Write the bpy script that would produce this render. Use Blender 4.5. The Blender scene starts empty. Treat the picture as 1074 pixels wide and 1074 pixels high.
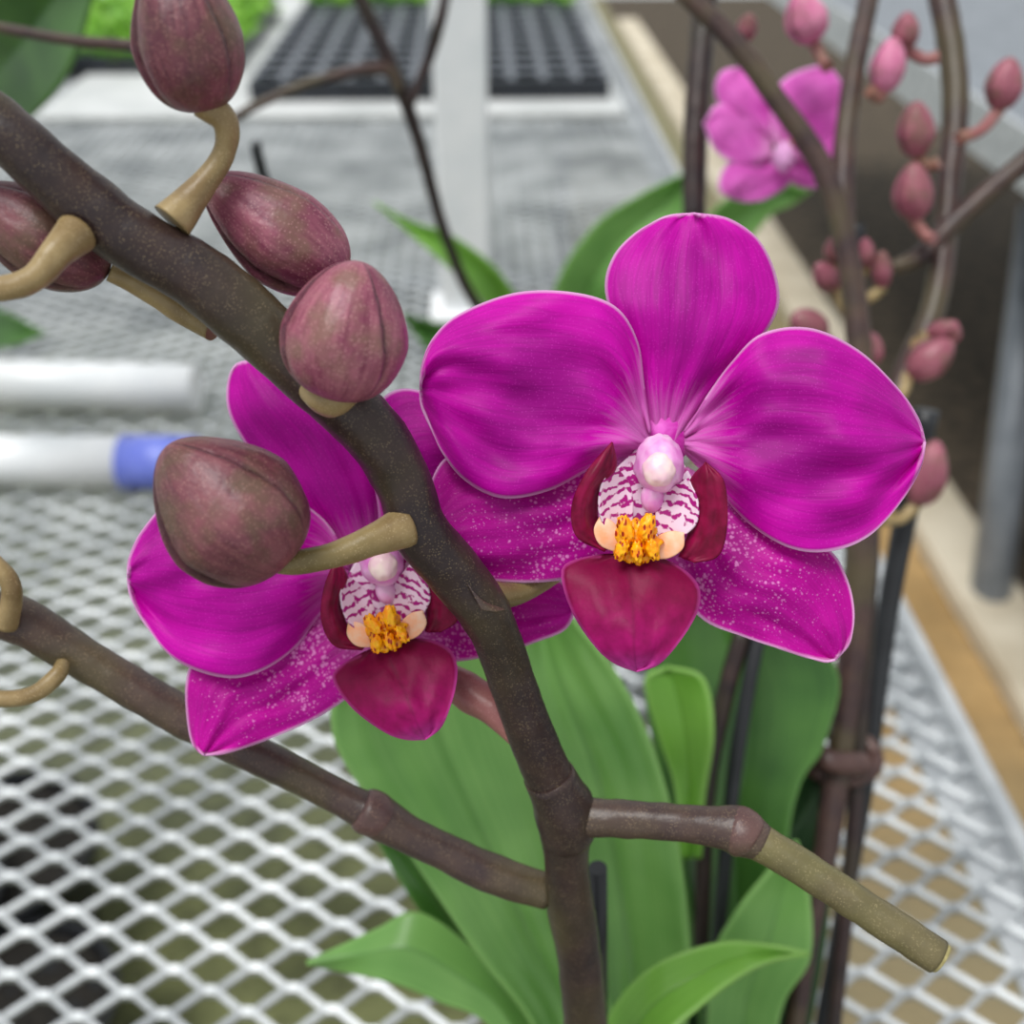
import bpy, math, random
import numpy as np
from mathutils import Vector, Matrix, noise
random.seed(4)
scene=bpy.context.scene
scene.view_settings.view_transform='Standard'
scene.view_settings.look='None'

# ------------------------------------------------------------ survey frame
F_PX=1151.0; TH=math.radians(34); YAW=math.radians(1.8)
BZ=0.80                       # bench top height
CAM=Vector((0,0,BZ+0.45))
Fw=Vector((math.sin(YAW)*math.cos(TH),math.cos(YAW)*math.cos(TH),-math.sin(TH)))
Rt=Vector((math.cos(YAW),-math.sin(YAW),0))
Up=Rt.cross(Fw)
def P(u,v,d):                 # surveyed point -> world metres
    u,v,d=float(u),float(v),float(d)
    return CAM+d*(Fw+Rt*((u-537)/F_PX)-Up*((v-537)/F_PX))
def G(u,v,z):
    r=Fw+Rt*((u-537)/F_PX)-Up*((v-537)/F_PX)
    return CAM+r*((z-CAM.z)/r.z)

cam=bpy.data.cameras.new('camera'); co=bpy.data.objects.new('camera',cam)
scene.collection.objects.link(co); scene.camera=co
M=Matrix((Rt,Up,-Fw)).transposed().to_4x4(); M.translation=CAM
co.matrix_world=M
cam.sensor_width=36; cam.lens=36*F_PX/1074; cam.clip_start=0.01
cam.dof.use_dof=True; cam.dof.focus_distance=0.172; cam.dof.aperture_fstop=14

# ------------------------------------------------------------ helpers
def lin(c):
    return tuple(((x/255)/12.92 if x/255<=0.04045 else ((x/255+0.055)/1.055)**2.4) for x in c)+(1.0,)
def empty(name):
    e=bpy.data.objects.new(name,None); scene.collection.objects.link(e); e.empty_display_size=0.02; return e
def mk(name,verts,faces,mat,parent=None,smooth=True):
    me=bpy.data.meshes.new(name); me.from_pydata([tuple(v) for v in verts],[],faces); me.update()
    if smooth: me.polygons.foreach_set('use_smooth',[True]*len(me.polygons))
    ob=bpy.data.objects.new(name,me); scene.collection.objects.link(ob)
    if mat: me.materials.append(mat)
    if parent: ob.parent=parent
    return ob
def cr(pts,n):
    pts=[np.array(p,float) for p in pts]
    L=[0]
    for a,b in zip(pts[:-1],pts[1:]): L.append(L[-1]+max(1e-6,np.linalg.norm((b-a)[:2])))
    q=[2*pts[0]-pts[1]]+pts+[2*pts[-1]-pts[-2]]
    out=[]
    for i in range(n+1):
        x=L[-1]*i/n; k=0
        while k<len(pts)-2 and x>L[k+1]: k+=1
        t=(x-L[k])/(L[k+1]-L[k]); t=min(max(t,0),1)
        p0,p1,p2,p3=q[k],q[k+1],q[k+2],q[k+3]
        out.append(0.5*((2*p1)+(-p0+p2)*t+(2*p0-5*p1+4*p2-p3)*t*t+(-p0+3*p1-3*p2+p3)*t**3))
    return out
def sheet(name,L,R,mat,parent,d=None,bulge=0.0,ns=26,nt=40,wave=0.0,thick=0.0004,xf=None,dfun=None,seed=0,fold=0.0,rib=0.0):
    """surface between two margins L,R (base->tip)."""
    def fix(p):
        p=list(p)
        if len(p)==2: p.append(d)
        if xf: p=list(xf(*p))
        return p
    L=cr([fix(p) for p in L],nt); R=cr([fix(p) for p in R],nt)
    verts=[];uv=[];px=[]
    for j in range(nt+1):
        for i in range(ns+1):
            s=i/ns; t=j/nt
            p=L[j]*(1-s)+R[j]*s
            dd=p[2]-bulge*(1-(2*s-1)**2)*math.sin(math.pi*min(1,t*0.9+0.05))
            dd+=fold*(1-abs(2*s-1))**1.0
            if rib: dd+=rib*math.exp(-((s-.5)/.06)**2)*(1-t)
            if wave: dd+=wave*noise.noise(Vector((s*2.3+seed*7.1,t*2.6,seed*3.3)))+0.4*wave*noise.noise(Vector((s*7+seed,t*5,seed)))
            if dfun: dd+=dfun(s,t)
            verts.append(P(p[0],p[1],dd)); uv.append((s,t)); px.append(p[:2])
    faces=[]
    for j in range(nt):
        for i in range(ns):
            a=j*(ns+1)+i; faces.append((a,a+1,a+ns+2,a+ns+1))
    ob=mk(name,verts,faces,mat,parent)
    me=ob.data
    ul=me.uv_layers.new(name='UVMap'); 
    buf=[]
    for l in me.loops: buf+=uv[l.vertex_index]
    ul.data.foreach_set('uv',buf)
    k0=int(nt*0.12)
    E=np.array([q[:2] for q in L[k0:]]+[q[:2] for q in R[k0:]]); A=np.array(px)
    dist=np.sqrt(((A[:,None,:]-E[None])**2).sum(-1)).min(1)
    at=me.attributes.new('ed','FLOAT','POINT'); at.data.foreach_set('value',dist/100)
    if thick:
        m=ob.modifiers.new('sol','SOLIDIFY'); m.thickness=thick; m.offset=0
    return ob
def tube(name,pts,mat,parent,n=None,sides=20,rough=0.03,cap=True,xf=None):
    """pts: (u,v,depth,radius_px)"""
    if xf: pts=[xf(*p[:3])[:3]+(p[3],) for p in pts]
    n=n or max(8,len(pts)*9)
    C=cr(pts,n)
    W=[P(c[0],c[1],c[2]) for c in C]; Rr=[float(c[3]*c[2]/F_PX) for c in C]
    return tubew(name,W,Rr,mat,parent,sides,rough)
def tubew(name,W,Rr,mat,parent,sides=20,rough=0.0):
    n=len(W)-1
    T=[(W[min(i+1,n)]-W[max(i-1,0)]).normalized() for i in range(n+1)]
    N=T[0].orthogonal().normalized(); verts=[];faces=[]
    for i in range(n+1):
        N=(N-T[i]*N.dot(T[i])).normalized(); B=T[i].cross(N)
        for k in range(sides):
            a=2*math.pi*k/sides; o=N*math.cos(a)+B*math.sin(a)
            r=Rr[i]*(1+rough*noise.noise(W[i]*300+o*1.2)*2) if rough else Rr[i]
            verts.append(W[i]+o*r)
    for i in range(n):
        for k in range(sides):
            a=i*sides+k;b=i*sides+(k+1)%sides; faces.append((a,b,b+sides,a+sides))
    faces.append(tuple(range(sides))[::-1]); faces.append(tuple(n*sides+k for k in range(sides)))
    ob=mk(name,verts,faces,mat,parent)
    ob.data.polygons[-1].use_smooth=False; ob.data.polygons[-2].use_smooth=False
    return ob
def bud(name,B,T,rpx,mat,parent,roll=0.0,flat=0.93,pw=1.0,point=0.28,step_=0.09):
    b=P(*B);t=P(*T); ax=(t-b); Ln=ax.length; ax.normalize()
    dm=(B[2]+T[2])/2; R0=rpx*dm/F_PX
    x=(Fw-ax*Fw.dot(ax)).normalized(); y=ax.cross(x)
    nt,ns=48,108; verts=[];faces=[];seam=[];tt=[];uv=[]
    for j in range(nt+1):
        t_=j/nt
        q=(1-math.cos(math.pi*t_))/2
        g=q**pw
        r=R0*(max(0,4*g*(1-g)))**0.5*(1-point*max(0,q-0.45)/0.55)
        for i in range(ns):
            a=2*math.pi*i/ns+roll
            tw=a+0.35*q
            ph=(tw*3/(2*math.pi))%1.0
            step=step_*(ph-0.5)
            dsm=min(ph,1-ph)
            gro=-0.05*math.exp(-(dsm/0.03)**2)
            keel=0.035*math.exp(-((ph-0.5)/0.07)**2)
            fade=min(1,q*4)
            rr=r*(1+fade*(step+gro+keel)+0.06*noise.noise(Vector((math.cos(a)*1.5,math.sin(a)*1.5,q*3+rpx))))
            verts.append(b+ax*(Ln*q)+x*(rr*math.cos(a)*flat)+y*(rr*math.sin(a)))
            seam.append(math.exp(-(dsm/0.03)**2)*fade); tt.append(q); uv.append(i/ns)
    for j in range(nt):
        for i in range(ns):
            a=j*ns+i;c=j*ns+(i+1)%ns; faces.append((a,c,c+ns,a+ns))
    ob=mk(name,verts,faces,mat,parent)
    at=ob.data.attributes.new('seam','FLOAT','POINT'); at.data.foreach_set('value',seam)
    at=ob.data.attributes.new('tt','FLOAT','POINT'); at.data.foreach_set('value',tt)
    at=ob.data.attributes.new('ang','FLOAT','POINT'); at.data.foreach_set('value',[abs(2*q-1) for q in uv])
    return ob
def blob(name,c,a,b,dz,mat,parent,xf=None,rot=0,bump=0.0,pw=1.0,sc=1.0):
    if xf: c=xf(*c); 
    o=P(*c); k=c[2]/F_PX*sc; verts=[];faces=[];n,m=24,32
    cr_,sr=math.cos(rot),math.sin(rot)
    for j in range(n+1):
        th=math.pi*j/n
        for i in range(m):
            ph=2*math.pi*i/m
            X=math.sin(th)*math.cos(ph);Z=math.sin(th)*math.sin(ph);Y=math.cos(th)
            f=1+bump*noise.noise(Vector((X*2,Y*2,Z*2))*1.3+Vector((a,b,0)))
            w=1+ (pw-1)*Y
            x=X*a*f*w;y=Y*b*f;z=Z*dz*f*w
            x,y=x*cr_-y*sr,x*sr+y*cr_
            verts.append(o+(Rt*x+Up*y-Fw*z)*k)
    for j in range(n):
        for i in range(m):
            p=j*m+i;q=j*m+(i+1)%m; faces.append((p,q,q+m,p+m))
    return mk(name,verts,faces,mat,parent)
def box(name,x0,x1,y0,y1,z0,z1,mat,parent=None,bev=0.0):
    v=[(x,y,z) for z in (z0,z1) for y in (y0,y1) for x in (x0,x1)]
    f=[(0,2,3,1),(4,5,7,6),(0,1,5,4),(2,6,7,3),(0,4,6,2),(1,3,7,5)]
    ob=mk(name,v,f,mat,parent,smooth=False)
    if bev:
        m=ob.modifiers.new('b','BEVEL'); m.width=bev; m.segments=2
    return ob

# ------------------------------------------------------------ materials
class NB:
    def __init__(s,name):
        s.m=bpy.data.materials.new(name); s.m.use_nodes=True; s.t=s.m.node_tree; s.b=s.t.nodes['Principled BSDF']; s.out=s.t.nodes['Material Output']
    def n(s,ty,**k):
        x=s.t.nodes.new(ty)
        for a,v in k.items(): setattr(x,a,v)
        return x
    def l(s,a,b): s.t.links.new(a,b)
    def val(s,sock,v):
        if hasattr(v,'links') or hasattr(v,'is_linked'): s.l(v,sock)
        else: sock.default_value=v
    def math(s,op,a,b=0.0,clamp=False):
        x=s.n('ShaderNodeMath',operation=op,use_clamp=clamp); s.val(x.inputs[0],a); s.val(x.inputs[1],b); return x.outputs[0]
    def mix(s,f,a,b):
        x=s.n('ShaderNodeMix',data_type='RGBA'); s.val(x.inputs[0],f); s.val(x.inputs[6],a); s.val(x.inputs[7],b); return x.outputs[2]
    def attr(s,nm): return s.n('ShaderNodeAttribute',attribute_name=nm)
    def ramp(s,f,stops,interp='LINEAR'):
        x=s.n('ShaderNodeValToRGB'); s.l(f,x.inputs[0]); cr_=x.color_ramp; cr_.interpolation=interp
        while len(cr_.elements)<len(stops): cr_.elements.new(0.5)
        for e,(p,c) in zip(cr_.elements,stops): e.position=p; e.color=c if len(c)==4 else lin(c)
        return x.outputs[0]
    def rng(s,v,a,b,c=0.0,d=1.0):
        x=s.n('ShaderNodeMapRange'); s.val(x.inputs[0],v)
        for i,q in enumerate((a,b,c,d)): s.val(x.inputs[i+1],q)
        return x.outputs[0]
    def obj(s): return s.n('ShaderNodeTexCoord').outputs['Object']
    def uv(s): return s.n('ShaderNodeTexCoord').outputs['UV']
    def scale(s,v,sc):
        x=s.n('ShaderNodeVectorMath',operation='MULTIPLY'); s.l(v,x.inputs[0]); x.inputs[1].default_value=sc; return x.outputs[0]
    def noise(s,v,sc,det=3,rough=0.5,dist=0):
        x=s.n('ShaderNodeTexNoise'); s.l(v,x.inputs['Vector']); x.inputs['Scale'].default_value=sc; x.inputs['Detail'].default_value=det
        x.inputs['Roughness'].default_value=rough; x.inputs['Distortion'].default_value=dist; return x.outputs[0]
    def vor(s,v,sc,rnd=1.0):
        x=s.n('ShaderNodeTexVoronoi'); s.l(v,x.inputs['Vector']); x.inputs['Scale'].default_value=sc; x.inputs['Randomness'].default_value=rnd; return x
    def bump(s,h,st,dist):
        x=s.n('ShaderNodeBump'); s.l(h,x.inputs['Height']); x.inputs['Strength'].default_value=st; x.inputs['Distance'].default_value=dist
        s.l(x.outputs[0],s.b.inputs['Normal']); return x.outputs[0]
    def fin(s,col,rough=0.5,transl=0.0,spec=0.5,metal=0.0,tcol=None):
        s.val(s.b.inputs['Base Color'],col); s.val(s.b.inputs['Roughness'],rough); s.b.inputs['Specular IOR Level'].default_value=spec
        s.b.inputs['Metallic'].default_value=metal
        if transl:
            t=s.n('ShaderNodeBsdfTranslucent'); s.val(t.inputs[0],tcol if tcol is not None else col)
            mx=s.n('ShaderNodeMixShader'); mx.inputs[0].default_value=transl
            s.l(s.b.outputs[0],mx.inputs[1]); s.l(t.outputs[0],mx.inputs[2]); s.l(mx.outputs[0],s.out.inputs[0])
        return s.m

def petal_mat(name,spots,col=(218,3,184),dark=(166,0,142),base=(250,170,235),spd=950.0,cs=0.5):
    b=NB(name); uv=b.uv(); sep=b.n('ShaderNodeSeparateXYZ'); b.l(uv,sep.inputs[0]); s_,t_=sep.outputs[0],sep.outputs[1]
    ed=b.attr('ed').outputs['Fac']
    sc=b.math('SUBTRACT',s_,0.5)
    cmb=b.n('ShaderNodeCombineXYZ'); b.l(b.math('MULTIPLY',sc,44.0),cmb.inputs[0]); b.l(b.math('MULTIPLY',t_,2.6),cmb.inputs[1])
    vn=b.noise(cmb.outputs[0],1.0,3,0.6,0.35)
    cm2=b.n('ShaderNodeCombineXYZ'); b.l(b.math('MULTIPLY',sc,16.0),cm2.inputs[0]); b.l(b.math('MULTIPLY',t_,3.0),cm2.inputs[1])
    vv=b.n('ShaderNodeTexVoronoi',feature='DISTANCE_TO_EDGE'); b.l(cm2.outputs[0],vv.inputs['Vector']); vv.inputs['Scale'].default_value=1.0
    vein=b.rng(vv.outputs['Distance'],0.0,0.10,0.18,0.0)
    lg=b.noise(b.obj(),80,2)
    fac=b.rng(b.math('ADD',b.math('ADD',b.math('MULTIPLY',vn,0.30),b.math('MULTIPLY',lg,0.70)),b.rng(ed,0.0,0.8,0.14,-0.10)),0.36,0.70)  # edge-distance term paints shading into the colour, darker toward the petal centre
    c=b.mix(fac,lin(dark),lin(col))
    c=b.mix(vein,c,lin((134,0,120)))
    v2=b.vor(b.obj(),1900); sp=b.rng(v2.outputs['Distance'],0.0,0.30,0.36,0.0)
    c=b.mix(sp,c,lin((252,76,228)))
    cl=b.rng(b.math('ADD',t_,b.math('MULTIPLY',b.math('SUBTRACT',vn,0.5),0.34)),0.02,0.24,cs,0.0)
    c=b.mix(cl,c,lin(base))
    if spots:
        msk=b.noise(b.obj(),260,2)
        for scl,k1 in ((spd,1.0),(spd*1.6,0.9)):
            v=b.vor(b.obj(),scl)
            th=b.math('MULTIPLY',b.rng(t_,0.05,0.95,0.56*k1,0.12*k1),b.rng(msk,0.35,0.62,0.55,1.05))
            sm=b.rng(b.math('SUBTRACT',th,v.outputs['Distance']),0.0,0.20,0.0,0.68)
            c=b.mix(sm,c,lin((250,160,230)))
    rm=b.rng(ed,0.008,0.038,0.85,0.0)
    c=b.mix(rm,c,lin((250,196,243)))
    b.bump(b.math('SUBTRACT',vn,b.math('MULTIPLY',vein,1.2)),0.16,0.0005)
    return b.fin(c,0.5,0.26,0.2)
M_petal=petal_mat('orchid_petal',False)
M_sepal=petal_mat('orchid_sepal_speckled',True,(212,6,170),(168,0,136))
M_petalb=petal_mat('orchid_petal_pale',False,(240,120,216),(224,84,198),(255,215,245))

def lip_mat():
    b=NB('orchid_lip'); uv=b.uv(); sep=b.n('ShaderNodeSeparateXYZ'); b.l(uv,sep.inputs[0]); t_=sep.outputs[1]
    nz=b.noise(b.obj(),500,3)
    c=b.ramp(t_,[(0.0,(108,4,46)),(0.40,(138,6,70)),(0.75,(176,14,112)),(1.0,(238,80,200))])
    c=b.mix(b.rng(nz,0.3,0.7,0.0,0.45),c,lin((100,2,46)))
    mid=b.rng(b.math('ABSOLUTE',b.math('SUBTRACT',sep.outputs[0],0.5)),0.0,0.03,0.3,0.0)
    c=b.mix(mid,c,lin((80,4,40)))
    ed=b.attr('ed').outputs['Fac']; c=b.mix(b.rng(ed,0.005,0.04,0.6,0.0),c,lin((236,90,190)))
    b.bump(nz,0.3,0.0005)
    return b.fin(c,0.5,0.12,0.2)
M_lip=lip_mat()
def side_mat():
    b=NB('orchid_side_lobe'); nz=b.noise(b.obj(),400,3)
    c=b.mix(b.rng(nz,0.3,0.7),lin((98,2,38)),lin((150,8,70)))
    return b.fin(c,0.45,0.12,0.25)
M_side=side_mat()
def stripe_mat():
    b=NB('orchid_striped_throat'); o=b.obj()
    w=b.n('ShaderNodeTexWave'); b.l(o,w.inputs[0])
    w.bands_direction='Z'; w.inputs['Scale'].default_value=210; w.inputs['Distortion'].default_value=8.0; w.inputs['Detail'].default_value=2; w.inputs['Detail Scale'].default_value=1.4
    n=b.noise(o,1100,2)
    f=b.math('ADD',b.math('MULTIPLY',w.outputs[1],0.8),b.math('MULTIPLY',b.math('SUBTRACT',n,0.5),1.7))
    c=b.mix(b.rng(f,0.14,0.36),lin((180,14,136)),lin((253,226,246)))
    return b.fin(c,0.45,0.15,0.4)
M_stripe=stripe_mat()
def callus_mat():
    b=NB('orchid_callus_yellow'); o=b.obj(); v=b.vor(b.scale(o,(1.5,0.6,0.7)),1050); n=b.noise(o,900,2)
    c=b.mix(b.rng(n,0.4,0.6),lin((255,150,4)),lin((255,186,16)))
    c=b.mix(b.rng(v.outputs['Distance'],0.27,0.37,1.0,0.0),c,lin((160,22,10)))
    return b.fin(c,0.35,0.0,0.4)
M_callus=callus_mat()
def plain(name,c1,c2=None,sc=200,rough=0.5,metal=0.0,spec=0.5,transl=0.0,bumpd=0.0,det=3,lo=0.35,hi=0.65):
    b=NB(name); nz=b.noise(b.obj(),sc,det)
    c=b.mix(b.rng(nz,lo,hi),lin(c1),lin(c2 or c1))
    if bumpd: b.bump(nz,0.5,bumpd)
    return b.fin(c,rough,transl,spec,metal)
M_peach=plain('orchid_callus_cream',(255,178,128),(250,206,176),500,0.45)
M_col=plain('orchid_column_pink',(240,140,220),(252,206,242),300,0.4,transl=0.1)
M_cap=plain('orchid_anther_cap',(248,196,216),(255,230,222),300,0.35)
M_disc=plain('orchid_receptacle',(196,14,164),(226,90,204),420,0.5)

def stem_mat(name,a,bc,g,sp,st=0.7):
    b=NB(name); o=b.obj(); nz=b.noise(o,120,3); c=b.mix(b.rng(nz,0.35,0.65),lin(a),lin(bc))
    n2=b.noise(o,45,2); c=b.mix(b.rng(n2,0.46,0.64,0.0,0.8),c,lin(g))
    v=b.vor(o,2500); d=b.rng(v.outputs['Distance'],0.14,0.38,st,0.0)
    n3=b.noise(o,500,2); d=b.math('MULTIPLY',d,b.rng(n3,0.35,0.6))
    c=b.mix(d,c,lin(sp)); b.bump(b.noise(o,900,3),0.25,0.0004)
    return b.fin(c,0.38,0,0.42)
M_stem=stem_mat('orchid_spike',(40,29,31),(60,44,40),(70,62,40),(126,110,86),0.65)
M_stem2=stem_mat('orchid_branch',(62,48,48),(82,64,57),(84,75,52),(140,120,96),0.65)
M_branchg=stem_mat('orchid_branch_tip',(92,84,58),(112,102,70),(110,106,64),(164,150,112),0.6)
M_stemb=stem_mat('orchid_spike_back',(54,38,40),(76,56,50),(78,70,48),(108,84,70))
M_stemk=stem_mat('orchid_spike_dark',(36,26,28),(56,40,38),(50,44,34),(80,62,54))
M_ped=stem_mat('orchid_pedicel',(128,106,70),(170,148,104),(112,98,58),(196,176,136),0.4)
M_pedp=stem_mat('orchid_pedicel_pink',(140,84,88),(160,106,100),(130,100,76),(190,140,134),0.4)
M_node=stem_mat('orchid_node',(80,58,58),(102,74,70),(94,80,60),(146,116,100))
M_cut=plain('cut_stem_end',(150,140,90),(176,164,112),900,0.7)
def bud_mat(name,a,bc,g,sp):
    b=NB(name); o=b.obj(); tt=b.attr('tt').outputs['Fac']; ang=b.attr('ang').outputs['Fac']
    cmb=b.n('ShaderNodeCombineXYZ'); b.l(b.math('MULTIPLY',ang,26.0),cmb.inputs[0]); b.l(b.math('MULTIPLY',tt,2.4),cmb.inputs[1])
    st=b.noise(cmb.outputs[0],1.0,3,0.6); nz=b.noise(o,110,4)
    c=b.mix(b.rng(b.math('ADD',b.math('MULTIPLY',nz,0.5),b.math('MULTIPLY',st,0.5)),0.40,0.60),lin(a),lin(bc))
    c=b.mix(b.rng(b.noise(o,160,3),0.46,0.64,0.0,0.75),c,lin(g))
    v=b.vor(o,2000); c=b.mix(b.rng(v.outputs['Distance'],0.1,0.34,0.5,0.0),c,lin(sp))
    c=b.mix(b.math('MULTIPLY',b.attr('seam').outputs['Fac'],0.85),c,lin((50,20,34)))
    b.bump(b.noise(o,700,3),0.35,0.0005)
    return b.fin(c,0.40,0,0.42)
M_bud=bud_mat('orchid_bud',(116,50,74),(162,96,112),(122,92,78),(200,150,150))
M_bud2=bud_mat('orchid_bud_dark',(90,44,56),(130,76,84),(92,74,56),(172,126,118))
M_budb=bud_mat('orchid_bud_back',(136,70,88),(170,102,116),(120,88,78),(194,140,142))
M_budp=bud_mat('orchid_bud_pink',(196,96,142),(216,136,168),(170,104,122),(230,170,192))

def leaf_mat(name,a,bc,edge,tr=0.3):
    b=NB(name); uv=b.uv(); sep=b.n('ShaderNodeSeparateXYZ'); b.l(uv,sep.inputs[0])
    cmb=b.n('ShaderNodeCombineXYZ'); b.l(b.math('MULTIPLY',sep.outputs[0],60.0),cmb.inputs[0]); b.l(sep.outputs[1],cmb.inputs[1])
    vn=b.noise(cmb.outputs[0],1.0,2); lg=b.noise(b.obj(),35,2)
    c=b.mix(b.rng(b.math('ADD',b.math('MULTIPLY',vn,0.3),b.math('MULTIPLY',lg,0.7)),0.35,0.65),lin(a),lin(bc))
    mid=b.rng(b.math('ABSOLUTE',b.math('SUBTRACT',sep.outputs[0],0.5)),0.0,0.05,0.3,0.0)
    c=b.mix(mid,c,lin((60,110,40)))
    ed=b.attr('ed').outputs['Fac']; c=b.mix(b.rng(ed,0.01,0.05,0.5,0.0),c,lin(edge))
    return b.fin(c,0.3,tr,0.5)
M_leaf=leaf_mat('orchid_leaf',(106,160,78),(142,192,106),(160,208,120))
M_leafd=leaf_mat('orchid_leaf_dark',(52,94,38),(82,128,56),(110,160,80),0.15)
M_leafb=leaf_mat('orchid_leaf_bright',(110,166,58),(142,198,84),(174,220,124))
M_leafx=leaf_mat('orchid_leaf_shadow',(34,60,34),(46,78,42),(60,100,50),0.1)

M_black=plain('black_plastic',(24,26,30),(34,36,40),80,0.4)
M_pvc=plain('white_pvc',(234,237,240),(246,247,249),20,0.3)
M_blue=plain('blue_plastic',(112,126,222),(130,144,232),30,0.35)
M_alu=plain('galvanised_steel',(176,180,184),(206,209,212),40,0.4,0.3,0.5)
def mesh_mat():
    b=NB('expanded_steel'); o=b.obj(); nz=b.noise(o,14,3); n2=b.noise(o,400,2)
    c=b.mix(b.rng(nz,0.35,0.65),lin((144,149,153)),lin((196,200,203)))
    b.bump(n2,0.2,0.0006)
    return b.fin(c,0.40,0,0.5,0.3)
M_mesh=mesh_mat()
M_grey=plain('painted_steel_grey',(120,126,134),(138,144,152),20,0.4,0.2)
M_tie=plain('brown_clip',(70,48,46),(92,66,60),100,0.4)
M_pot=plain('grey_pot_plastic',(60,62,66),(80,82,86),40,0.5)
M_bark=plain('bark_chips',(70,48,32),(120,88,60),160,0.9,bumpd=0.004)
M_soil=plain('dark_soil',(22,20,18),(42,38,32),90,0.9,bumpd=0.004)
M_board=plain('light_board',(196,199,199),(216,218,218),12,0.5)

# ------------------------------------------------------------ floor and benches
def floor_mat():
    b=NB('greenhouse_floor'); o=b.obj(); sep=b.n('ShaderNodeSeparateXYZ'); b.l(o,sep.inputs[0]); X,Y=sep.outputs[0],sep.outputs[1]
    n1=b.noise(o,5,5,0.6); n2=b.noise(o,28,4,0.65)
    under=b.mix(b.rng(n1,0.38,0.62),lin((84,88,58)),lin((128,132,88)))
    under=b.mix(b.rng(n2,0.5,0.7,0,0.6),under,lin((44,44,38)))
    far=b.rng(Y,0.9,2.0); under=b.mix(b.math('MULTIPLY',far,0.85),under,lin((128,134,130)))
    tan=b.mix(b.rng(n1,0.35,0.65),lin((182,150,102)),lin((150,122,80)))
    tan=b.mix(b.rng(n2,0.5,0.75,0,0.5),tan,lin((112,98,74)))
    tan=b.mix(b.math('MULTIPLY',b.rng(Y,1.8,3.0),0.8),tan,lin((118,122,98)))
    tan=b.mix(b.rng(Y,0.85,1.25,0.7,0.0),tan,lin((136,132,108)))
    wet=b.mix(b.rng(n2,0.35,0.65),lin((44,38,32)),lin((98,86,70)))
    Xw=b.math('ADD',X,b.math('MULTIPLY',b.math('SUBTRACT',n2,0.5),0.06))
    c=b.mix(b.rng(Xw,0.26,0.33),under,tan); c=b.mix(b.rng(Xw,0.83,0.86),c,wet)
    b.bump(n2,0.4,0.01)
    return b.fin(c,0.8,0,0.3)
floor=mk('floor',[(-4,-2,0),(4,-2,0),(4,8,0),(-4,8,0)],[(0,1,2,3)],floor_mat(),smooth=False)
M_curb=plain('concrete_curb',(186,174,152),(214,204,184),8,0.8)
box('walkway_curb',0.84,0.96,-1,7,0.0,0.04,M_curb,None,0.004)

XE=(G(690,130,BZ).x+G(930,660,BZ).x+G(1074,960,BZ).x)/3
bench=empty('greenhouse_bench')
W=0.0365; D=0.0215; sw=0.0032; th=0.0022
nx=int(1.5/(W/2)); ny=int(3.4/(D/2)); xs=XE-0.004-np.arange(nx+1)*W/2
verts=[];faces=[]
for j in range(ny):
    yj=-0.35+j*D/2; base=len(verts)
    pts=[]
    for i in range(nx+1):
        up=(i+j)%2==0
        off=D/4 if up else -D/4
        for sx in (+.12,-.12):
            pts.append((xs[i]+sx*W/2,yj+off*0.95,1 if up else -1))
    for (x,y,sg) in pts:
        tl=0.0009*sg
        verts+= [(x,y-sw/2,BZ-th/2-0.0008+tl),(x,y+sw/2,BZ-th/2+0.0008+tl),(x,y+sw/2,BZ+th/2+0.0008+tl),(x,y-sw/2,BZ+th/2-0.0008+tl)]
    for i in range(len(pts)-1):
        a=base+i*4; c=a+4
        for k in range(4): faces.append((a+k,a+(k+1)%4,c+(k+1)%4,c+k))
mk('expanded_mesh_top',verts,faces,M_mesh,bench,smooth=False)
box('edge_rail_right',XE-0.002,XE+0.006,-0.4,3.1,BZ-0.045,BZ+0.012,M_alu,bench,0.001)
box('edge_rail_flange',XE-0.024,XE-0.0021,-0.4,3.1,BZ-0.0065,BZ-0.0035,M_alu,bench)
box('edge_rail_left',XE-1.52,XE-1.50,-0.4,3.1,BZ-0.045,BZ+0.012,M_alu,bench,0.001)
for i,y in enumerate((-0.3,1.1,2.6)):
    for k,x in enumerate((XE-0.06,XE-1.45)):
        box('leg_%d_%d'%(i,k),x-0.02,x+0.02,y,y+0.04,0,BZ-0.045,M_grey,bench,0.003)
    box('cross_bar_%d'%i,XE-1.5,XE-0.003,y,y+0.03,BZ-0.045,BZ-0.005,M_grey,bench,0.002)
X2=(G(860,0,BZ).x+G(1074,165,BZ).x)/2
b2=empty('greenhouse_bench')
box('edge_rail',X2,X2+0.012,0.2,4.0,BZ-0.06,BZ+0.02,M_alu,b2,0.002)
box('top_board',X2+0.0125,X2+1.2,0.2,4.0,BZ-0.02,BZ,M_grey,b2)
for y in (0.5,3.2):
    box('leg_%.0f'%y,X2+0.9,X2+0.94,y,y+0.04,0,BZ-0.02,M_grey,b2,0.003)
pf=G(1036,645,0); pt=P(1082,290,1.95)
tubew('brace_leg',[pf,pf.lerp(pt,0.5),pt+(pt-pf)*0.2],[0.035]*3,M_grey,b2,24)

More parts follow.
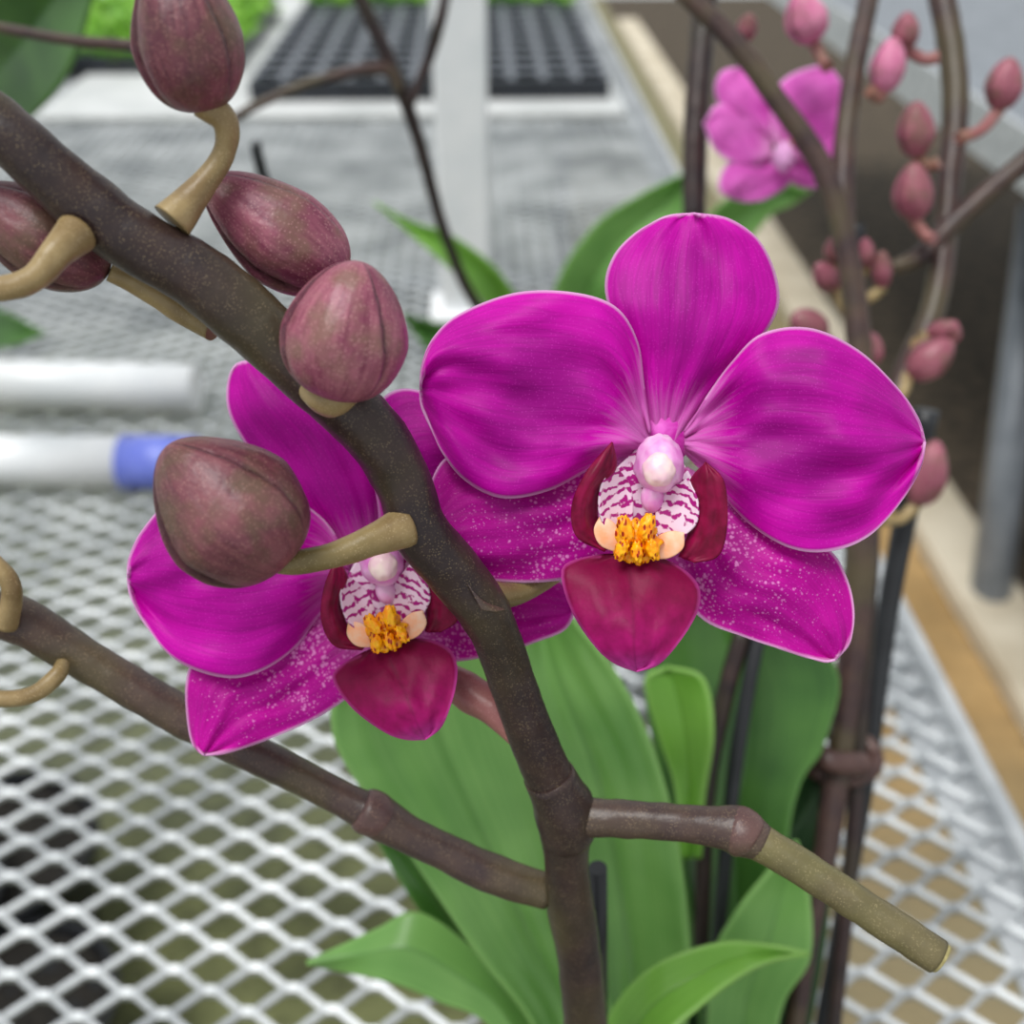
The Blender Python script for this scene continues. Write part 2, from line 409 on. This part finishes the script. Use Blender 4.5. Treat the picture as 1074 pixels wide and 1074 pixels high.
def pipe(u0,v0,u1,v1,r):
    a=G(u0,v0,BZ);b=G(u1,v1,BZ); z=BZ+0.0032+r
    return Vector((a.x,a.y,z)),Vector((b.x,b.y,z))
a,b_=pipe(-160,426,211,434,0.0205)
pp=empty('pvc_pipe'); tubew('pipe_body',[a,a.lerp(b_,.5),b_],[0.0205]*3,M_pvc,pp,32)
a,b_=pipe(-160,507,212,513,0.0195)
pp=empty('pvc_pipe'); k=a.lerp(b_,0.80)
tubew('pipe_body',[a,a.lerp(k,.5),k],[0.0195]*3,M_pvc,pp,32)
tubew('blue_sleeve',[k.lerp(b_,-0.02),k.lerp(b_,.5),b_],[0.0205]*3,M_blue,pp,32)
pb=G(489,335,BZ); pm=empty('support_post')
box('post',pb.x-0.024,pb.x+0.024,pb.y,pb.y+0.044,BZ+0.003,BZ+0.6,M_pvc,pm,0.004)
box('base_plate',pb.x-0.035,pb.x+0.035,pb.y-0.015,pb.y+0.055,BZ+0.003,BZ+0.008,M_pvc,pm,0.002)

y0=G(400,128,BZ).y; xl=G(62,110,BZ).x
box('plant_board',xl,XE-0.03,y0,y0+1.1,BZ+0.003,BZ+0.012,M_board,None,0.002)
M_tray=plain('tray_plastic',(22,26,32),(36,40,48),60,0.35)
M_trayrim=plain('tray_rim_plastic',(76,82,92),(94,100,110),60,0.3)
def tray(name,x0,y0,cx,cy,c,z,h):
    e=empty(name); V=[];Fc=[];mi=[]
    def quad(*p,m=0):
        b0=len(V); V.extend(p); Fc.append((b0,b0+1,b0+2,b0+3)); mi.append(m)
    rim=0.13*c; cy_=c*1.3
    for i in range(cx):
        for j in range(cy):
            xa,ya=x0+i*c,y0+j*cy_; xb,yb=xa+c,ya+cy_
            o=[(xa,ya,z+h),(xb,ya,z+h),(xb,yb,z+h),(xa,yb,z+h)]
            q=[(xa+rim,ya+1.6*rim,z+h-.001),(xb-rim,ya+1.6*rim,z+h-.001),(xb-rim,yb-1.6*rim,z+h-.001),(xa+rim,yb-1.6*rim,z+h-.001)]
            w=[(xa+1.5*rim,ya+2*rim,z+.002),(xb-1.5*rim,ya+2*rim,z+.002),(xb-1.5*rim,yb-2*rim,z+.002),(xa+1.5*rim,yb-2*rim,z+.002)]
            for k in range(4):
                n=(k+1)%4; quad(o[k],o[n],q[n],q[k],m=1); quad(q[k],q[n],w[n],w[k])
            quad(*w)
    x1=x0+cx*c;y1=y0+cy*cy_
    quad((x0,y0,z),(x1,y0,z),(x1,y0,z+h),(x0,y0,z+h)); quad((x0,y1,z),(x1,y1,z),(x1,y1,z+h),(x0,y1,z+h))
    quad((x0,y0,z),(x0,y1,z),(x0,y1,z+h),(x0,y0,z+h)); quad((x1,y0,z),(x1,y1,z),(x1,y1,z+h),(x1,y0,z+h))
    ob=mk('cells',V,Fc,M_tray,e,smooth=False); ob.data.materials.append(M_trayrim)
    ob.data.polygons.foreach_set('material_index',mi); return e
TH_=0.03
ya=G(440,93,BZ+.03).y; xa=G(262,93,BZ+.03).x; xb=G(640,93,BZ+.03).x
c=(xb-xa)/11
rows=max(4,int((G(440,10,BZ+.03).y-ya)/(c*1.3)))
M_seed=plain('seedling_leaves',(120,180,60),(170,220,96),30,0.5,transl=0.3)
def seeds(par,x0,y0_,cols,rws):
    V=[];Fc=[]
    for i in range(cols):
        for j in range(rws):
            x,y,z=x0+(i+.5)*c,y0_+(j+.5)*c*1.3,BZ+.03
            for q in range(14):
                a=random.random()*6.28; l=random.uniform(.025,.06); up=random.uniform(.2,1.2); w=l*.36
                d=Vector((math.cos(a)*math.cos(up),math.sin(a)*math.cos(up),math.sin(up))); s=Vector((-math.sin(a),math.cos(a),0))
                o=Vector((x,y,z)); b0=len(V)
                V.extend([o,o+d*l*.4+s*w,o+d*l*.8+s*w*.8,o+d*l-Vector((0,0,.004)),o+d*l*.8-s*w*.8,o+d*l*.4-s*w]); Fc.append(tuple(range(b0,b0+6)))
    mk('seedlings',V,Fc,M_seed,par)
e=tray('seedling_tray',xa,ya,11,rows,c,BZ+0.0125,TH_)
yb_=ya+rows*c*1.3+0.03
e=tray('seedling_tray',xa,yb_,11,4,c,BZ+0.0125,TH_); seeds(e,xa,yb_,11,4)
yl=G(150,66,BZ+.03).y; xt=xa-8*c-0.06
e=tray('seedling_tray',xt,yl,8,8,c,BZ+0.0125,TH_); seeds(e,xt,yl,8,8)

# ------------------------------------------------------------ pots
def pot(parent,cx,cy,z0,r,h,mat=M_pot,med=M_bark):
    n=48; prof=[(0.0001,0),(r*.72,0),(r*.95,h*.86),(r*1.04,h*.86),(r*1.06,h),(r*.98,h),(r*.93,h*.9),(0.0001,h*.9)]
    V=[];Fc=[]
    for (q,z) in prof:
        for k in range(n):
            a=2*math.pi*k/n; V.append((cx+q*math.cos(a),cy+q*math.sin(a),z0+z))
    for i in range(len(prof)-1):
        for k in range(n):
            a=i*n+k;b=i*n+(k+1)%n; Fc.append((a,b,b+n,a+n))
    ob=mk('pot',V,Fc,mat,parent,smooth=False)
    V=[];Fc=[]
    N=16
    for i in range(N+1):
        for k in range(n):
            a=2*math.pi*k/n; q=r*.93*i/N
            V.append((cx+q*math.cos(a),cy+q*math.sin(a),z0+h*.9+.003+.008*noise.noise(Vector((q*math.cos(a)*80,q*math.sin(a)*80,cx*9)))))
    for i in range(N):
        for k in range(n):
            a=i*n+k;b=i*n+(k+1)%n; Fc.append((a,b,b+n,a+n))
    mk('growing_medium',V,Fc,med,parent)
for (u,v,r) in ((5,905,.11),(20,1065,.10),(-110,980,.12)):
    g=G(u,v,0.15); e=empty('nursery_pot'); pot(e,g.x,g.y,0.0,r,r*1.7,M_black,M_soil)

# ------------------------------------------------------------ main orchid
O=empty('potted_orchid')
base1=P(612,1074,.235)
pot(O,base1.x,base1.y-0.015,BZ+0.003,0.055,0.10)
def k_(pts,f): return [(p[0],p[1],p[2],p[3]*f) for p in pts]
tube('flower_spike',k_([(-60,95,.144,36),(0,135,.146,35),(50,178,.148,35),(100,222,.151,38),(150,258,.153,37),(200,285,.155,38),(250,325,.157,39),(300,370,.159,37),(350,415,.161,36),(392,455,.163,36),(420,500,.166,33),(440,555,.169,33),
 (478,602,.174,33),(510,645,.178,30),(532,700,.184,27),(553,760,.190,27),(578,820,.197,29),(592,855,.201,33),(594,900,.206,26),(598,950,.212,28),(607,1000,.219,26),(614,1074,.229,25),(622,1180,.248,25)],.91),M_stem,O,n=150,sides=28)
bp=P(622,1180,.248); tubew('spike_base',[bp,Vector((base1.x,base1.y-.01,BZ+.15)),Vector((base1.x,base1.y-.01,BZ+.09))],[.0052,.0055,.006],M_stem,O)
tube('branch_left',k_([(575,935,.212,20),(520,918,.211,22),(470,895,.210,21),(430,876,.209,21),(395,856,.208,25),(370,843,.208,20),(300,807,.207,20),(220,767,.206,22),(140,722,.204,23),(70,680,.202,24),(20,650,.200,27),(-30,640,.198,25),(-80,630,.196,25)],.93),M_stem2,O,n=110,sides=24)
tube('branch_right',k_([(590,858,.201,22),(640,858,.199,21),(700,862,.196,20),(750,867,.193,22),(775,872,.192,27),(800,885,.191,20)],.96),M_stem2,O,n=60,sides=24)
tube('branch_right_tip',k_([(788,879,.1915,21),(830,903,.190,20),(880,935,.188,20),(930,968,.186,20),(984,1003,.184,20)],.95),M_branchg,O,n=50,sides=24)
tube('cut_end',[(983,1002,.184,17),(988,1005.5,.1838,16.5)],M_cut,O,n=3)
tube('node_left',[(404,861,.2078,20),(394,855,.2074,24),(384,850,.2072,24.5),(378,847,.2070,20.5)],M_node,O,n=10)
tube('node_right',[(760,868,.1925,20),(772,871,.192,26),(784,876,.1913,25),(792,881,.1909,20)],M_node,O,n=10)
sheet('bract_spike',[(490,612,.170),(505,630,.1705),(530,640,.173)],[(505,640,.170),(520,642,.171),(530,640,.173)],M_stem2,O,nt=10,ns=8)
tube('node_spike',[(574,812,.1958,27),(592,848,.2,32),(594,872,.2025,29.5),(595,880,.2036,24.5)],M_stem,O,n=12,sides=28)
bud('bud_1',(214,118,.150),(176,-52,.142),57,M_bud2,O,roll=0.35,pw=0.86,point=.2)
tube('pedicel_1',[(214,108,.150,17),(236,128,.151,14),(235,160,.153,12),(212,195,.153,14),(180,232,.152,22)],M_ped,O)
bud('bud_2',(360,292,.166),(216,188,.160),54,M_bud,O,roll=0.9,pw=0.9,point=.3)
bud('bud_3',(350,418,.155),(378,274,.149),66,M_bud,O,roll=-0.4,pw=0.88,point=.22)
tube('pedicel_3',[(362,408,.155,19),(348,420,.156,18),(332,412,.157,16),(318,395,.159,15)],M_ped,O)
bud('bud_4',(300,592,.157),(174,468,.151),77,M_bud2,O,roll=1.25,pw=0.9,point=.3)
tube('pedicel_4',[(276,592,.158,8),(310,590,.159,13),(350,582,.161,14),(390,567,.163,17),(425,552,.166,23)],M_ped,O)
tube('pedicel_2',[(330,290,.170,12),(350,330,.171,14),(350,380,.170,15),(345,415,.165,16)],M_ped,O)
bud('bud_5',(112,290,.160),(-30,200,.154),50,M_bud2,O,roll=1.1)
tube('pedicel_5',[(-40,300,.145,10),(0,303,.144,13),(35,292,.144,14),(60,265,.145,17),(80,245,.148,22)],M_ped,O)
tube('pedicel_6',[(115,285,.160,10),(150,300,.162,13),(190,325,.164,14),(225,345,.163,14)],M_ped,O)
tube('pedicel_7',[(-60,725,.196,8),(0,733,.195,9),(35,728,.194,9),(60,708,.195,9),(66,695,.197,7)],M_ped,O)
tube('pedicel_8',[(-40,560,.190,8),(-8,588,.190,9),(10,610,.191,10),(12,632,.193,11),(5,655,.195,13)],M_ped,O)
tube('pedicel_flower_back',[(545,770,.192,15),(520,745,.193,18),(490,725,.195,20),(460,705,.198,16),(430,670,.200,14)],M_pedp,O)
tube('pedicel_flower_front',[(510,625,.178,16),(540,622,.183,13),(580,600,.187,12),(640,540,.186,13),(690,480,.183,12)],M_ped,O)

def ident(u,v,d): return (u,v,d)
def lip(parent,xf,sc):
    S=lambda nm,L,R,mt,**k: sheet(nm,L,R,mt,parent,xf=xf,ns=20,nt=28,thick=0.0003,**k)
    S('throat',[(668,470,.178),(640,500,.177),(634,535,.176),(655,572,.173)],[(712,478,.178),(728,510,.177),(720,548,.176),(680,575,.173)],M_stripe,bulge=-.001)
    S('lip_midlobe',[(650,580,.173),(618,584,.172),(592,593,.1712),(590,612,.170),(602,645,.169),(626,680,.168),(646,696,.1685),(668,704,.169)],
      [(684,583,.173),(712,594,.172),(732,614,.171),(733,636,.170),(722,660,.169),(704,684,.168),(688,698,.1685),(668,704,.169)],M_lip,bulge=.0026,wave=.002,seed=3,rib=.0006)
    S('side_lobe_left',[(634,578,.171),(604,562,.170),(600,530,.168),(616,494,.167),(642,464,.168)],
      [(642,574,.172),(627,545,.172),(630,515,.171),(646,490,.170),(642,464,.168)],M_side,bulge=.0015,wave=.001,seed=8)
    S('side_lobe_right',[(712,584,.172),(722,560,.172),(727,530,.171),(724,505,.170),(740,485,.168)],
      [(728,590,.171),(754,582,.170),(763,545,.168),(759,505,.167),(740,485,.168)],M_side,bulge=.0015,wave=.001,seed=9)
    S('striped_lobe_left',[(640,566,.171),(628,535,.1695),(632,505,.169),(646,488,.170)],[(662,560,.173),(664,530,.173),(660,508,.173),(646,488,.170)],M_stripe,bulge=-.0005)
    S('striped_lobe_right',[(690,562,.173),(688,535,.173),(700,515,.173),(722,502,.170)],[(716,564,.171),(731,548,.1695),(732,525,.169),(722,502,.170)],M_stripe,bulge=-.0005)
    B=lambda nm,c,a,b,z,mt,**k: blob(nm,c,a,b,z,mt,parent,xf=xf,sc=sc,**k)
    rot=0.0 if sc==1 else math.radians(20)
    B('callus',(668,569,.1705),23,21,14,M_callus,bump=.4,rot=rot)
    B('callus_tooth_1',(656,555,.1678),8,15,8,M_callus,rot=rot+.3,bump=.3)
    B('callus_tooth_2',(678,553,.1678),8,15,8,M_callus,rot=rot-.3,bump=.3)
    B('callus_tooth_3',(652,576,.168),7,12,9,M_callus,rot=rot-.4,bump=.3)
    B('callus_tooth_4',(684,576,.168),7,12,9,M_callus,rot=rot+.3,bump=.3)
    B('callus_tooth_5',(668,578,.168),7,12,9,M_callus,rot=rot,bump=.3)
    S('callus_cream_left',[(650,580,.1715),(630,572,.1708),(623,556,.1704),(630,541,.1706)],[(656,566,.1712),(650,556,.1708),(642,547,.1706),(630,541,.1706)],M_peach,bulge=.0003)
    S('callus_cream_right',[(684,586,.1715),(702,585,.1708),(716,575,.1704),(717,559,.1706)],[(682,568,.1712),(692,561,.1708),(704,557,.1706),(717,559,.1706)],M_peach,bulge=.0003)
    B('column',(691,486,.173),26,31,36,M_col,rot=rot,pw=.93,bump=.12)
    B('anther_cap',(691,493,.1683),17,18,14,M_cap,rot=rot,bump=.1)
    B('column_foot',(684,522,.1735),12,16,14,M_col,rot=rot)
    B('receptacle',(696,458,.1842),30,30,16,M_disc,rot=rot)

F1=empty('flower_front'); F1.parent=O
K=dict(thick=0.0004,ns=40,nt=60)
sheet('dorsal_sepal',[(686,470,.183),(668,415,.183),(648,350,.182),(635,305,.182),(642,272,.182),(664,246,.182),(696,228,.182),(728,224,.182)],
 [(708,470,.183),(748,410,.183),(790,365,.182),(815,325,.182),(813,288,.182),(795,252,.182),(764,230,.182),(728,224,.182)],M_petal,F1,bulge=.003,wave=.0025,seed=1,rib=.0006,**K)
sheet('petal_left',[(682,452,.181),(675,405,.179),(668,358,.178),(645,322,.177),(600,307,.177),(540,308,.177),(482,330,.177),(454,356,.177),(443,384,.177),(441,408,.177)],
 [(678,476,.181),(650,480,.179),(618,492,.178),(575,514,.177),(528,522,.177),(490,505,.177),(464,475,.177),(449,442,.177),(442,424,.177),(441,408,.177)],M_petal,F1,bulge=.0045,wave=.005,seed=2,rib=.0005,**K)
sheet('petal_right',[(718,452,.181),(742,415,.179),(768,380,.178),(800,350,.177),(850,345,.177),(900,368,.177),(942,408,.177),(963,440,.177),(970,464,.177)],
 [(718,474,.181),(752,512,.179),(788,550,.178),(830,575,.177),(872,578,.177),(912,562,.177),(946,525,.177),(965,490,.177),(970,464,.177)],M_petal,F1,bulge=.0045,wave=.005,seed=3,rib=.0005,**K)
sheet('lateral_sepal_left',[(680,478,.184),(620,470,.184),(560,470,.183),(500,470,.182),(466,482,.181),(448,518,.180),(439,548,.180),(438,572,.180)],
 [(690,560,.184),(650,590,.183),(600,606,.182),(550,611,.181),(500,607,.180),(465,598,.180),(445,588,.180),(438,572,.180)],M_sepal,F1,bulge=.003,wave=.003,seed=4,**K)
sheet('lateral_sepal_right',[(720,490,.184),(770,520,.184),(820,555,.183),(868,575,.182),(888,605,.181),(896,640,.180),(892,672,.180),(876,692,.180)],
 [(685,560,.184),(700,600,.183),(735,648,.182),(780,668,.181),(825,683,.180),(850,691,.180),(866,694,.180),(876,692,.180)],M_sepal,F1,bulge=.003,wave=.003,seed=5,**K)
lip(F1,ident,1.0)

F2=empty('flower_back'); F2.parent=O
def xf2(u,v,d):
    a=math.radians(20); s=.88; x=u-668;y=v-567
    return (405+s*(x*math.cos(a)+y*math.sin(a)),662+s*(-x*math.sin(a)+y*math.cos(a)),d+.014)
def dz(l,o=-.012): return [(p[0],p[1],p[2]+o) for p in l]
def s2(nm,L,R,m,**k): return sheet(nm,dz(L),dz(R),m,F2,**k,**K)
s2('dorsal_sepal',[(368,600,.208),(330,555,.207),(275,490,.205),(243,440,.204),(238,405,.204),(246,384,.204),(262,378,.204)],
 [(392,595,.208),(408,540,.207),(404,480,.205),(380,430,.204),(325,395,.204),(285,380,.204),(262,378,.204)],M_petal,bulge=.003,wave=.002,seed=6,rib=.0006)
s2('petal_left',[(368,592,.206),(340,545,.204),(290,515,.202),(230,508,.200),(180,525,.200),(150,556,.200),(136,585,.200),(134,605,.200)],
 [(365,612,.206),(335,645,.204),(308,680,.202),(272,704,.200),(235,710,.200),(185,692,.200),(150,652,.200),(137,625,.200),(134,605,.200)],M_petal,bulge=.004,wave=.004,seed=7,rib=.0005)
s2('petal_right',[(395,592,.206),(398,540,.204),(388,470,.202),(396,425,.200),(425,408,.200),(470,425,.201),(510,470,.203),(520,520,.205)],
 [(405,600,.206),(440,600,.204),(480,590,.204),(505,570,.204),(515,545,.205),(520,520,.205)],M_petal,bulge=.003,wave=.002,seed=8)
s2('lateral_sepal_left',[(370,610,.209),(320,645,.208),(260,680,.206),(208,692,.204),(196,715,.203),(197,755,.203),(203,782,.203),(214,792,.203)],
 [(400,690,.208),(378,720,.206),(340,748,.205),(300,768,.204),(262,782,.203),(235,790,.203),(214,792,.203)],M_sepal,bulge=.003,wave=.003,seed=9)
s2('lateral_sepal_right',[(400,610,.209),(450,590,.208),(510,592,.207),(570,602,.206),(598,618,.206),(604,640,.206)],
 [(420,685,.208),(465,694,.207),(520,686,.206),(565,672,.206),(592,660,.206),(604,640,.206)],M_sepal,bulge=.002,wave=.002,seed=10)
lip(F2,xf2,.88)

KL=dict(thick=0.0012,ns=20,nt=40)
sheet('leaf_1',[(600,1200,.30),(560,1080,.29),(500,1000,.285),(425,890,.28),(350,775,.275),(370,690,.27),(450,620,.265)],
 [(660,1200,.30),(645,1080,.295),(620,980,.29),(590,860,.285),(560,740,.28),(520,650,.27),(450,620,.265)],M_leaf,O,fold=.008,wave=.003,seed=31,**KL)
sheet('leaf_2',[(610,1200,.315),(605,1060,.31),(585,950,.305),(560,820,.30),(530,710,.295),(560,600,.29)],
 [(700,1200,.315),(722,1060,.31),(722,980,.305),(704,850,.30),(655,720,.295),(560,600,.29)],M_leaf,O,fold=.008,wave=.003,seed=32,**KL)
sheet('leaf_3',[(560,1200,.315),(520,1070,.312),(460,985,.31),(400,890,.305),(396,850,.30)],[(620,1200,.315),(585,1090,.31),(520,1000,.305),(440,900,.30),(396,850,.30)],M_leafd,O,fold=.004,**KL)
sheet('leaf_4',[(620,1200,.30),(560,1074,.30),(500,1000,.30),(440,957,.30),(395,975,.30),(322,1010,.30)],[(560,1220,.295),(520,1085,.295),(460,1050,.295),(410,1030,.295),(360,1018,.30),(322,1010,.30)],M_leaf,O,fold=-.003,**KL)
sheet('leaf_5',[(620,1120,.28),(645,1055,.278),(690,1010,.275),(755,988,.275),(800,990,.28),(848,1000,.285)],[(660,1180,.26),(690,1100,.262),(735,1055,.265),(775,1025,.27),(812,1008,.28),(848,1000,.285)],M_leafb,O,fold=.003,**KL)
tubew('stake_front',[P(627,910,.232),P(628,1000,.246),P(629,1074,.258),Vector((P(629,1074,.258).x,P(629,1074,.258).y,BZ+.09))],[.0020]*4,M_black,O,16)

# ------------------------------------------------------------ right-hand orchids
O2=empty('potted_orchid')
pot(O2,.085,.165,BZ+0.003,0.042,0.075)
sheet('leaf_1',[(745,1180,.34),(720,950,.34),(690,800,.34),(680,700,.34),(740,600,.34)],[(800,1180,.34),(830,860,.345),(865,780,.345),(872,690,.345),(740,600,.34)],M_leafd,O2,fold=.01,**KL)
sheet('leaf_2',[(712,900,.33),(708,830,.33),(690,770,.325),(676,715,.32),(700,700,.32)],[(735,900,.33),(738,840,.325),(748,770,.315),(738,712,.315),(700,700,.32)],M_leafb,O2,fold=.004,**KL)
sheet('leaf_3',[(740,1180,.33),(745,1020,.325),(770,960,.32),(805,915,.32),(835,882,.32)],[(800,1180,.33),(820,1060,.325),(850,1005,.32),(848,930,.32),(835,882,.32)],M_leaf,O2,fold=.005,**KL)
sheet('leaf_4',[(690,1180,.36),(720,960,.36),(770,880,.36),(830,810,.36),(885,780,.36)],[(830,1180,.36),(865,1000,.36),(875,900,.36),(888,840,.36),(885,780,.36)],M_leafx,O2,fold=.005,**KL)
def tb(nm,pts,mt,par,**k): return tube(nm,pts,mt,par,**k)
tb('spike_1',[(815,1200,.345,10),(845,1000,.35,11),(868,880,.355,13),(885,760,.36,14),(898,650,.36,16),(905,540,.36,17),(905,440,.36,14),(900,350,.36,13),(888,260,.36,12),(862,175,.36,12),(815,105,.36,11),(770,45,.36,11),(715,-10,.36,11)],M_stemb,O2)
tb('spike_2',[(860,1200,.35,8),(890,930,.36,8),(900,780,.365,9),(908,640,.37,11),(912,520,.37,12)],M_stemk,O2)
tb('spike_3',[(886,260,.362,12),(884,180,.37,12),(895,80,.38,11),(915,-20,.39,11)],M_stemb,O2)
tb('spike_4',[(905,540,.372,14),(945,400,.38,12),(980,320,.385,13),(995,200,.39,13),(1002,90,.395,14),(985,-20,.40,14)],M_stemb,O2)
tb('spike_5',[(1100,150,.38,12),(1050,190,.382,11),(1010,225,.384,11),(965,268,.386,10),(935,282,.386,8)],M_stemb,O2)
tb('spike_6',[(728,1000,.36,9),(745,800,.365,9),(765,700,.37,10),(790,610,.37,10),(810,540,.37,10)],M_stemk,O2)
tb('stake_1',[(840,1200,.38,8),(885,950,.38,9),(910,800,.385,10),(930,650,.39,11),(950,540,.39,12),(972,430,.38,13)],M_black,O2,rough=0)
tb('stake_2',[(752,1000,.335,7),(768,830,.332,8),(785,720,.332,8),(806,620,.335,8)],M_black,O2,rough=0)
tb('spike_7',[(735,1000,.34,8),(742,830,.335,9),(758,740,.335,10),(780,660,.335,10)],M_stemk,O2)
tb('stake_3',[(728,230,.42,12),(730,130,.42,13),(738,20,.42,13),(742,-40,.42,13)],M_stemk,O2)
tb('stake_4',[(898,235,.372,9),(896,340,.378,9),(905,430,.385,9)],M_black,O2,rough=0)
W_=[];c0=P(880,792,.365)
for i in range(33):
    a=2*math.pi*i/32; W_.append(c0+Rt*(.0122*math.cos(a))+Vector((0,.9,.25)).normalized()*(.009*math.sin(a)))
tubew('plant_clip',W_,[.0026]*33,M_tie,O2,12)
tb('clip_tab',[(845,775,.362,10),(870,798,.352,12),(905,802,.357,13)],M_tie,O2)
small=[(845,18,23,28,-.3,M_budp,(868,70)),(932,68,19,30,.2,M_budp,(912,95)),(950,32,15,20,.1,M_budb,(985,60)),(961,136,20,30,.0,M_budb,(985,170)),
 (1054,88,20,29,.2,M_budb,(1005,145)),(958,201,21,31,.0,M_budb,(980,250)),(907,265,11,15,0,M_budb,(893,285)),(925,283,11,20,0,M_budb,(893,310)),
 (866,290,14,16,-.6,M_budb,(893,330)),(875,262,11,14,0,M_budb,(890,290)),(910,366,17,18,0,M_budb,(900,400)),(848,342,19,20,-.9,M_budb,(895,385)),(976,376,21,30,.9,M_budb,(935,420)),
 (988,345,10,18,1.2,M_budb,(960,360)),(972,496,23,36,.3,M_budb,(925,545)),(784,28,11,14,.2,M_budb,(775,50)),(1000,350,9,9,.3,M_budb,(985,340))]
for i,(u,v,r,h,ro,mt,at) in enumerate(small):
    dd=.375
    dx,dy=math.sin(ro),-math.cos(ro)
    bb=(u-dx*h,v-dy*h,dd+.002); tt_=(u+dx*h,v+dy*h,dd-.006)
    bud('bud_%d'%(i+1),bb,tt_,r,mt,O2,roll=i*.9)
    tb('bud_stalk_%d'%(i+1),[(at[0],at[1],.374,7),((bb[0]+at[0])/2+2,(bb[1]+at[1])/2+6,.376,6),(bb[0],bb[1]-2,.377,7)],M_pedp if i<6 else M_ped,O2,n=10)
F3=empty('flower_pink'); F3.parent=O2
KB=dict(thick=.0006,ns=14,nt=18,bulge=.003)
for i,(L,R) in enumerate([
 ([(808,150),(770,125),(750,100),(756,76),(778,70)],[(820,148),(822,115),(812,88),(796,72),(778,70)]),
 ([(812,150),(808,115),(820,85),(850,70),(872,72),(884,90)],[(825,164),(860,172),(884,152),(888,115),(884,90)]),
 ([(810,150),(780,116),(752,110),(738,130)],[(810,168),(785,176),(752,160),(738,130)]),
 ([(805,156),(776,162),(758,178),(754,198),(766,208)],[(824,165),(832,188),(806,208),(784,212),(766,208)]),
 ([(820,158),(850,146),(878,160),(876,188)],[(816,168),(830,192),(854,198),(876,188)])]):
    sheet('petal_%d'%(i+1),[p+(.40+(.002 if i in(0,3,4) else 0),) for p in L],[p+(.40+(.002 if i in(0,3,4) else 0),) for p in R],M_petalb,F3,wave=.004,seed=20+i,**KB)
blob('lip',(822,165,.393),10,14,10,M_petal,F3,bump=.4)
tb('flower_stalk',[(818,155,.405,6),(840,150,.395,6),(860,165,.37,6)],M_pedp,F3)

O3=empty('potted_orchid')
pc=G(640,510,BZ); pot(O3,pc.x,pc.y,BZ+.003,.05,.09)
sheet('leaf_1',[(640,470,.74),(575,400,.68),(535,300,.64),(480,250,.62),(430,232,.61),(392,212,.60)],[(620,480,.74),(545,380,.68),(505,315,.64),(470,280,.62),(430,245,.61),(392,212,.60)],M_leafb,O3,fold=.004,**KL)
sheet('leaf_2',[(640,470,.74),(590,400,.70),(580,310,.66),(620,240,.64),(670,205,.63),(718,182,.62)],[(670,470,.74),(650,400,.70),(650,320,.66),(680,270,.64),(720,225,.63),(718,182,.62)],M_leaf,O3,fold=.008,**KL)
sheet('leaf_3',[(660,470,.74),(690,330,.68),(740,230,.66),(800,190,.65),(850,200,.65)],[(690,470,.74),(740,330,.69),(800,235,.67),(830,215,.66),(850,200,.65)],M_leaf,O3,fold=.006,**KL)
sheet('leaf_4',[(620,470,.74),(540,420,.70),(480,350,.68),(420,330,.67)],[(610,480,.74),(520,440,.70),(460,380,.68),(420,330,.67)],M_leafd,O3,fold=.006,**KL)
tb('spike',[(640,480,.76,6),(560,380,.66,6),(500,320,.60,6),(465,240,.56,6),(440,150,.53,7),(415,80,.51,8),(370,-20,.49,8)],M_stemk,O3)
tb('twig_1',[(420,95,.51,5),(400,72,.505,7),(330,85,.50,5),(270,110,.50,5),(235,130,.50,4)],M_stemb,O3)
tb('twig_2',[(430,110,.515,5),(450,60,.51,6),(462,20,.50,6),(470,-20,.50,6)],M_stemk,O3)

O4=empty('potted_orchid')
pc=G(-260,330,BZ); pot(O4,pc.x,pc.y,BZ+.003,.055,.10)
sheet('leaf_1',[(-220,260,.85),(-120,120,.60),(-60,40,.48),(30,-40,.42),(110,-60,.40)],[(-200,330,.85),(-60,200,.60),(20,135,.50),(75,70,.44),(110,-60,.40)],M_leafd,O4,fold=.01,**KL)
sheet('leaf_2',[(-240,320,.9),(-100,300,.8),(0,325,.72),(48,350,.70)],[(-240,350,.9),(-100,370,.8),(0,365,.72),(48,350,.70)],M_leafd,O4,fold=.004,**KL)
tb('twig',[(-100,10,.36,5),(60,40,.35,6),(130,47,.345,6),(200,52,.34,5)],M_stemb,O4)
tb('stake',[(268,150,.45,6),(272,170,.455,6),(285,215,.47,6),(300,260,.5,6)],M_black,O4,rough=0)

# ------------------------------------------------------------ light
w=bpy.data.worlds.new('overcast_sky'); scene.world=w; w.use_nodes=True
nt_=w.node_tree; bg=nt_.nodes['Background']; bg.inputs[0].default_value=(0.94,0.98,1.0,1); bg.inputs[1].default_value=0.70
sd=bpy.data.lights.new('sun','SUN'); sd.energy=2.6; sd.angle=math.radians(30); sd.color=(1,.985,.95)
so=bpy.data.objects.new('sun',sd); scene.collection.objects.link(so)
so.rotation_euler=Vector((0.3,0.25,-1)).to_track_quat('-Z','Y').to_euler()
